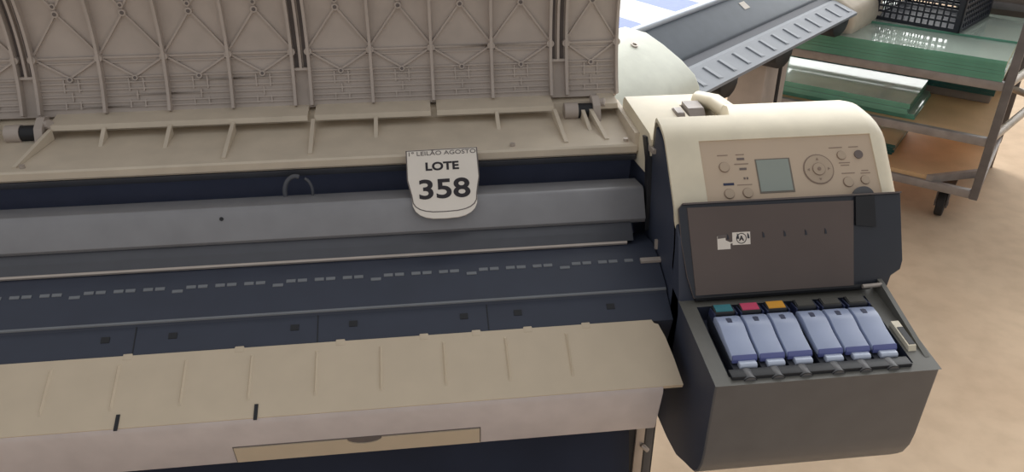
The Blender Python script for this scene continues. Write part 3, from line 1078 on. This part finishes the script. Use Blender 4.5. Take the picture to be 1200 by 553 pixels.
for x, y in ((0, 0), (0, TD), (-TL, 0), (-TL, TD)):
    p_ = MB()
    p_.box(x - 0.014, x + 0.014, y - 0.014, y + 0.014, 0.13, 0.95)
    p_.build('post', M['post'], T, bevel=0.002)
for z in (0.150, 0.350, 0.550):
    for y in (0.0, TD):
        hr = 0.012 if (y and z > 0.5) else 0.030
        zr = z + 0.005 if (y and z > 0.5) else z - 0.004
        bar('rail', (-TL + 0.014, y, zr), (-0.014, y, zr), 0.024, hr, M['steel'])
    bar('rail', (-TL, 0.014, z - 0.004), (-TL, TD - 0.014, z - 0.004), 0.024, 0.030, M['steel'])
for z in (0.15,):
    bar('rail', (0, 0.014, z - 0.004), (0, TD - 0.014, z - 0.004), 0.024, 0.030, M['steel'])
bar('rail', (-TL + 0.014, TD, 0.672), (-0.014, TD, 0.672), 0.022, 0.026, M['post'])
for z in (0.36, 0.555):
    p_ = MB()
    p_.tube([(0.0, 0.010, z), (0.040, 0.24, z), (0.078, 0.46, z), (0.086, 0.53, z), (0.070, 0.58, z), (0.0, TD - 0.010, z)], 0.014, 14)
    p_.build('side_tube', M['tube'], T)
p_ = MB()
p_.slab([(-TL + 0.02, 0.0), (-0.15, 0.0), (-0.016, 0.15), (-0.016, TD - 0.016), (-TL + 0.02, TD - 0.016)], 0.162, 0.178)
p_.build('shelf_board', M['ply'], T)
p_ = MB()
p_.slab([(-0.165, -0.006), (-0.145, -0.006), (-0.008, 0.145), (-0.008, 0.168)], 0.155, 0.184)
p_.build('corner_brace', M['steel'], T)
for z0, z1 in ((0.348, 0.3605),):
    p_ = MB()
    p_.box(-TL + 0.016, -0.016, 0.013, TD - 0.013, z0, z1)
    p_.build('shelf_board', M['ply'], T)
for x in (-0.46,):
    bar('rail', (x, 0.013, 0.5550), (x, TD - 0.013, 0.5550), 0.024, 0.012, M['steel'])
for x, y in ((-0.10, 0.085), (-TL + 0.12, 0.085), (-0.10, TD - 0.085), (-TL + 0.12, TD - 0.085)):
    c_ = MB()
    c_.tube([(x - 0.014, y, 0.05), (x + 0.014, y, 0.05)], 0.05, 24)
    wh = c_.build('caster', M['rubber'], T, bevel=0.004)
    f_ = MB()
    f_.box(x - 0.022, x - 0.017, y - 0.02, y + 0.03, 0.04, 0.131)
    f_.box(x + 0.017, x + 0.022, y - 0.02, y + 0.03, 0.04, 0.131)
    f_.box(x - 0.03, x + 0.03, y - 0.03, y + 0.04, 0.124, 0.132)
    f_.tube([(x - 0.024, y, 0.05), (x + 0.024, y, 0.05)], 0.008, 10)
    f_.build('caster_fork', M['post'], wh)
    if y > TD / 2 or x < -0.5:
        b_ = MB()
        b_.box(x - 0.03, x + 0.03, y - 0.03, (TD if y > TD / 2 else y + 0.03), 0.132, 0.137)
    else:
        b_ = MB()
        b_.box(x - 0.03, x + 0.03, -0.01, y + 0.04, 0.1315, 0.137)
    b_.build('caster_plate', M['post'], T)


def glass(x0, x1, y0, y1, z, t, label, group, edge='glass_edge', jx=0.0, jy=0.0):
    g = MB()
    k0, k1 = -0.5 * (x1 - x0), 0.5 * (x1 - x0)
    d = 0.5 * (y1 - y0)
    g.slab([(k0, -d), (k1, -d), (k1, d), (k0, d)], 0, t, 0, 1)
    o = g.build('glass_sheet', [M['glass'], M[edge]], None, smooth=0)
    lx, ly_ = (x0 + x1) / 2 + jx, (y0 + y1) / 2 + jy
    o.location = (1.95 + lx * math.cos(ct) - ly_ * math.sin(ct), 2.362 + lx * math.sin(ct) + ly_ * math.cos(ct), z)
    o.rotation_euler = (0, 0, ct)
    tag(o, label, 'glass', group)
    return o


# top shelf: a thick stack of long sheets, a shorter one lying on its rear half
z = 0.5612
for i in range(6):
    last = i == 5
    glass(-0.88, -0.022, -0.008, 0.625, z, 0.0115, 'uppermost long glass sheet of the big stack on the trolley top' if last else
          'long green-edged glass sheet inside the big stack on the trolley top', 'long glass sheets on the top shelf', 'glass_edge',
          random.uniform(-.003, .003), random.uniform(-.002, .003))
    z += 0.0118
glass(-0.62, -0.024, 0.24, 0.62, z, 0.008, 'shorter glass pane lying on the rear half of the top stack, behind the crate', 'panes on the big stack', 'glass_edge')
ZC = z
# middle shelf: bright stack in front
z = 0.3612
for i in range(2):
    glass(-0.86, -0.258, 0.035, 0.34, z, 0.0095, 'glass sheet at the bottom of the middle-shelf stack, jutting out to the right',
          'glass sheets on the middle shelf', 'glass_edge', -0.004 * i)
    z += 0.0098
for i in range(4):
    last = i == 3
    glass(-0.87, -0.283, 0.018, 0.345, z, 0.0100, 'glossy uppermost glass sheet of the stack on the middle shelf' if last else
          'green-edged glass sheet in the upper part of the middle-shelf stack', 'glass sheets on the middle shelf', 'glass_edge',
          random.uniform(-.005, .005), random.uniform(-.002, .002))
    z += 0.0103
# middle shelf, rear: board with teal sheets on it
sp = MB()
sp.box(-0.5 * 0.8, 0.5 * 0.8, -0.11, 0.11, 0, 0.035)
spo = sp.build('spacer_board', M['spacer'], None, bevel=0.003)
lx, ly_ = -0.46, 0.49
spo.location = (1.95 + lx * math.cos(ct) - ly_ * math.sin(ct), 2.362 + lx * math.sin(ct) + ly_ * math.cos(ct), 0.3608)
spo.rotation_euler = (0, 0, ct)
tag(spo, 'dull brown spacer board under the teal glass at the back of the middle shelf', 'board')
z = 0.3962
for i in range(3):
    glass(-0.86, -0.05, 0.365, 0.60, z, 0.0105, 'dark teal glass sheet in the low stack at the back of the middle shelf', 'teal glass sheets at the back',
          'glass_teal')
    z += 0.0108
# bottom shelf
z = 0.1784
for i in range(4):
    glass(-0.82, -0.315, 0.12, 0.40, z, 0.010, 'dark glass sheet in the stack lying on the trolley bottom plywood', 'glass sheets on the bottom shelf', 'glass_teal', 0.006 * (i % 2))
    z += 0.0103

bb = MB()
bb.slab([(-0.15, 0.0), (0.15, 0.0), (0.15, 0.018), (-0.15, 0.018)], 0.0, 1.0)
bbo = bb.build('backing_board', M['spacer'], None, bevel=0.002)
lx, ly_ = -0.14, TD + 0.03
bbo.location = (1.95 + lx * math.cos(ct) - ly_ * math.sin(ct), 2.362 + lx * math.sin(ct) + ly_ * math.cos(ct), 0.0)
bbo.rotation_euler = (0, 0, ct)
tag(bbo, 'tall dull brown board standing on the floor behind the right end of the trolley', 'board')

# ------------------------------------------------------------------ black crate on the glass
lx, ly_ = -0.37, 0.258
CR = thing('crate', 'black lattice-sided plastic crate standing on the glass on top of the trolley', 'crate',
           (1.95 + lx * math.cos(ct) - ly_ * math.sin(ct), 2.362 + lx * math.sin(ct) + ly_ * math.cos(ct), ZC + 0.0085), ct - 0.155, None, local=True)
cw, cd, ch = 0.32, 0.35, 0.20


def lattice(name, o, ex, en, w):
    m_ = MB()
    ez = Vector((0, 0, 1))
    o, ex, en = Vector(o), Vector(ex), Vector(en)

    def rect(u0, u1, v0, v1):
        m_.frame_slab(o, ex, ez, en, [(u0, v0), (u1, v0), (u1, v1), (u0, v1)], 0.006)
    rect(0, w, 0, 0.012)
    rect(0, w, ch - 0.02, ch)
    rect(0, 0.022, 0.012, ch - 0.02)
    rect(w - 0.022, w, 0.012, ch - 0.02)
    nz_ = 8
    for i in range(1, nz_):
        v = 0.012 + (ch - 0.032) * i / nz_
        rect(0.022, w - 0.022, v - 0.0035, v + 0.0035)
    nx_ = 12
    for i in range(1, nx_):
        u = 0.022 + (w - 0.044) * i / nx_
        m_.frame_slab(o + en * 0.001, ex, ez, en, [(u - 0.0028, 0.012), (u + 0.0028, 0.012), (u + 0.0028, ch - 0.02), (u - 0.0028, ch - 0.02)], 0.004)
    return m_.build(name, M['crate'], CR, smooth=0)


lattice('side_lattice', (-cw / 2, 0, 0), (1, 0, 0), (0, 1, 0), cw)
lattice('side_lattice', (-cw / 2, cd - 0.006, 0), (1, 0, 0), (0, 1, 0), cw)
lattice('side_lattice', (-cw / 2, 0, 0), (0, 1, 0), (1, 0, 0), cd)
lattice('side_lattice', (cw / 2 - 0.006, 0, 0), (0, 1, 0), (1, 0, 0), cd)
m = MB()
m.box(-cw / 2 + 0.006, cw / 2 - 0.006, 0.006, cd - 0.006, 0, 0.006)
m.build('crate_floor', M['crate'], CR)

# ================================================================== striped sheet on the floor far behind
sw = MB()
us = [-1.6, -0.75, -0.42, 0.0, 0.34, 1.6]
cols_ = [1, 0, 1, 0, 1]
cols_ = [0, 1, 0, 1, 0]
for i, (a, c) in enumerate(zip(us, us[1:])):
    sw.box(a, c, -1.2, 1.2, 0.0, 0.012, cols_[i])
swo = sw.build('striped_sheet', [M['sheet_white'], M['sheet_blue']], None, smooth=0)
swo.location = (1.65, 5.9, 0.0005)
swo.rotation_euler = (0, 0, R(28))
tag(swo, 'white sheet with pale blue stripes spread on the floor behind the slate printer', 'sheet')
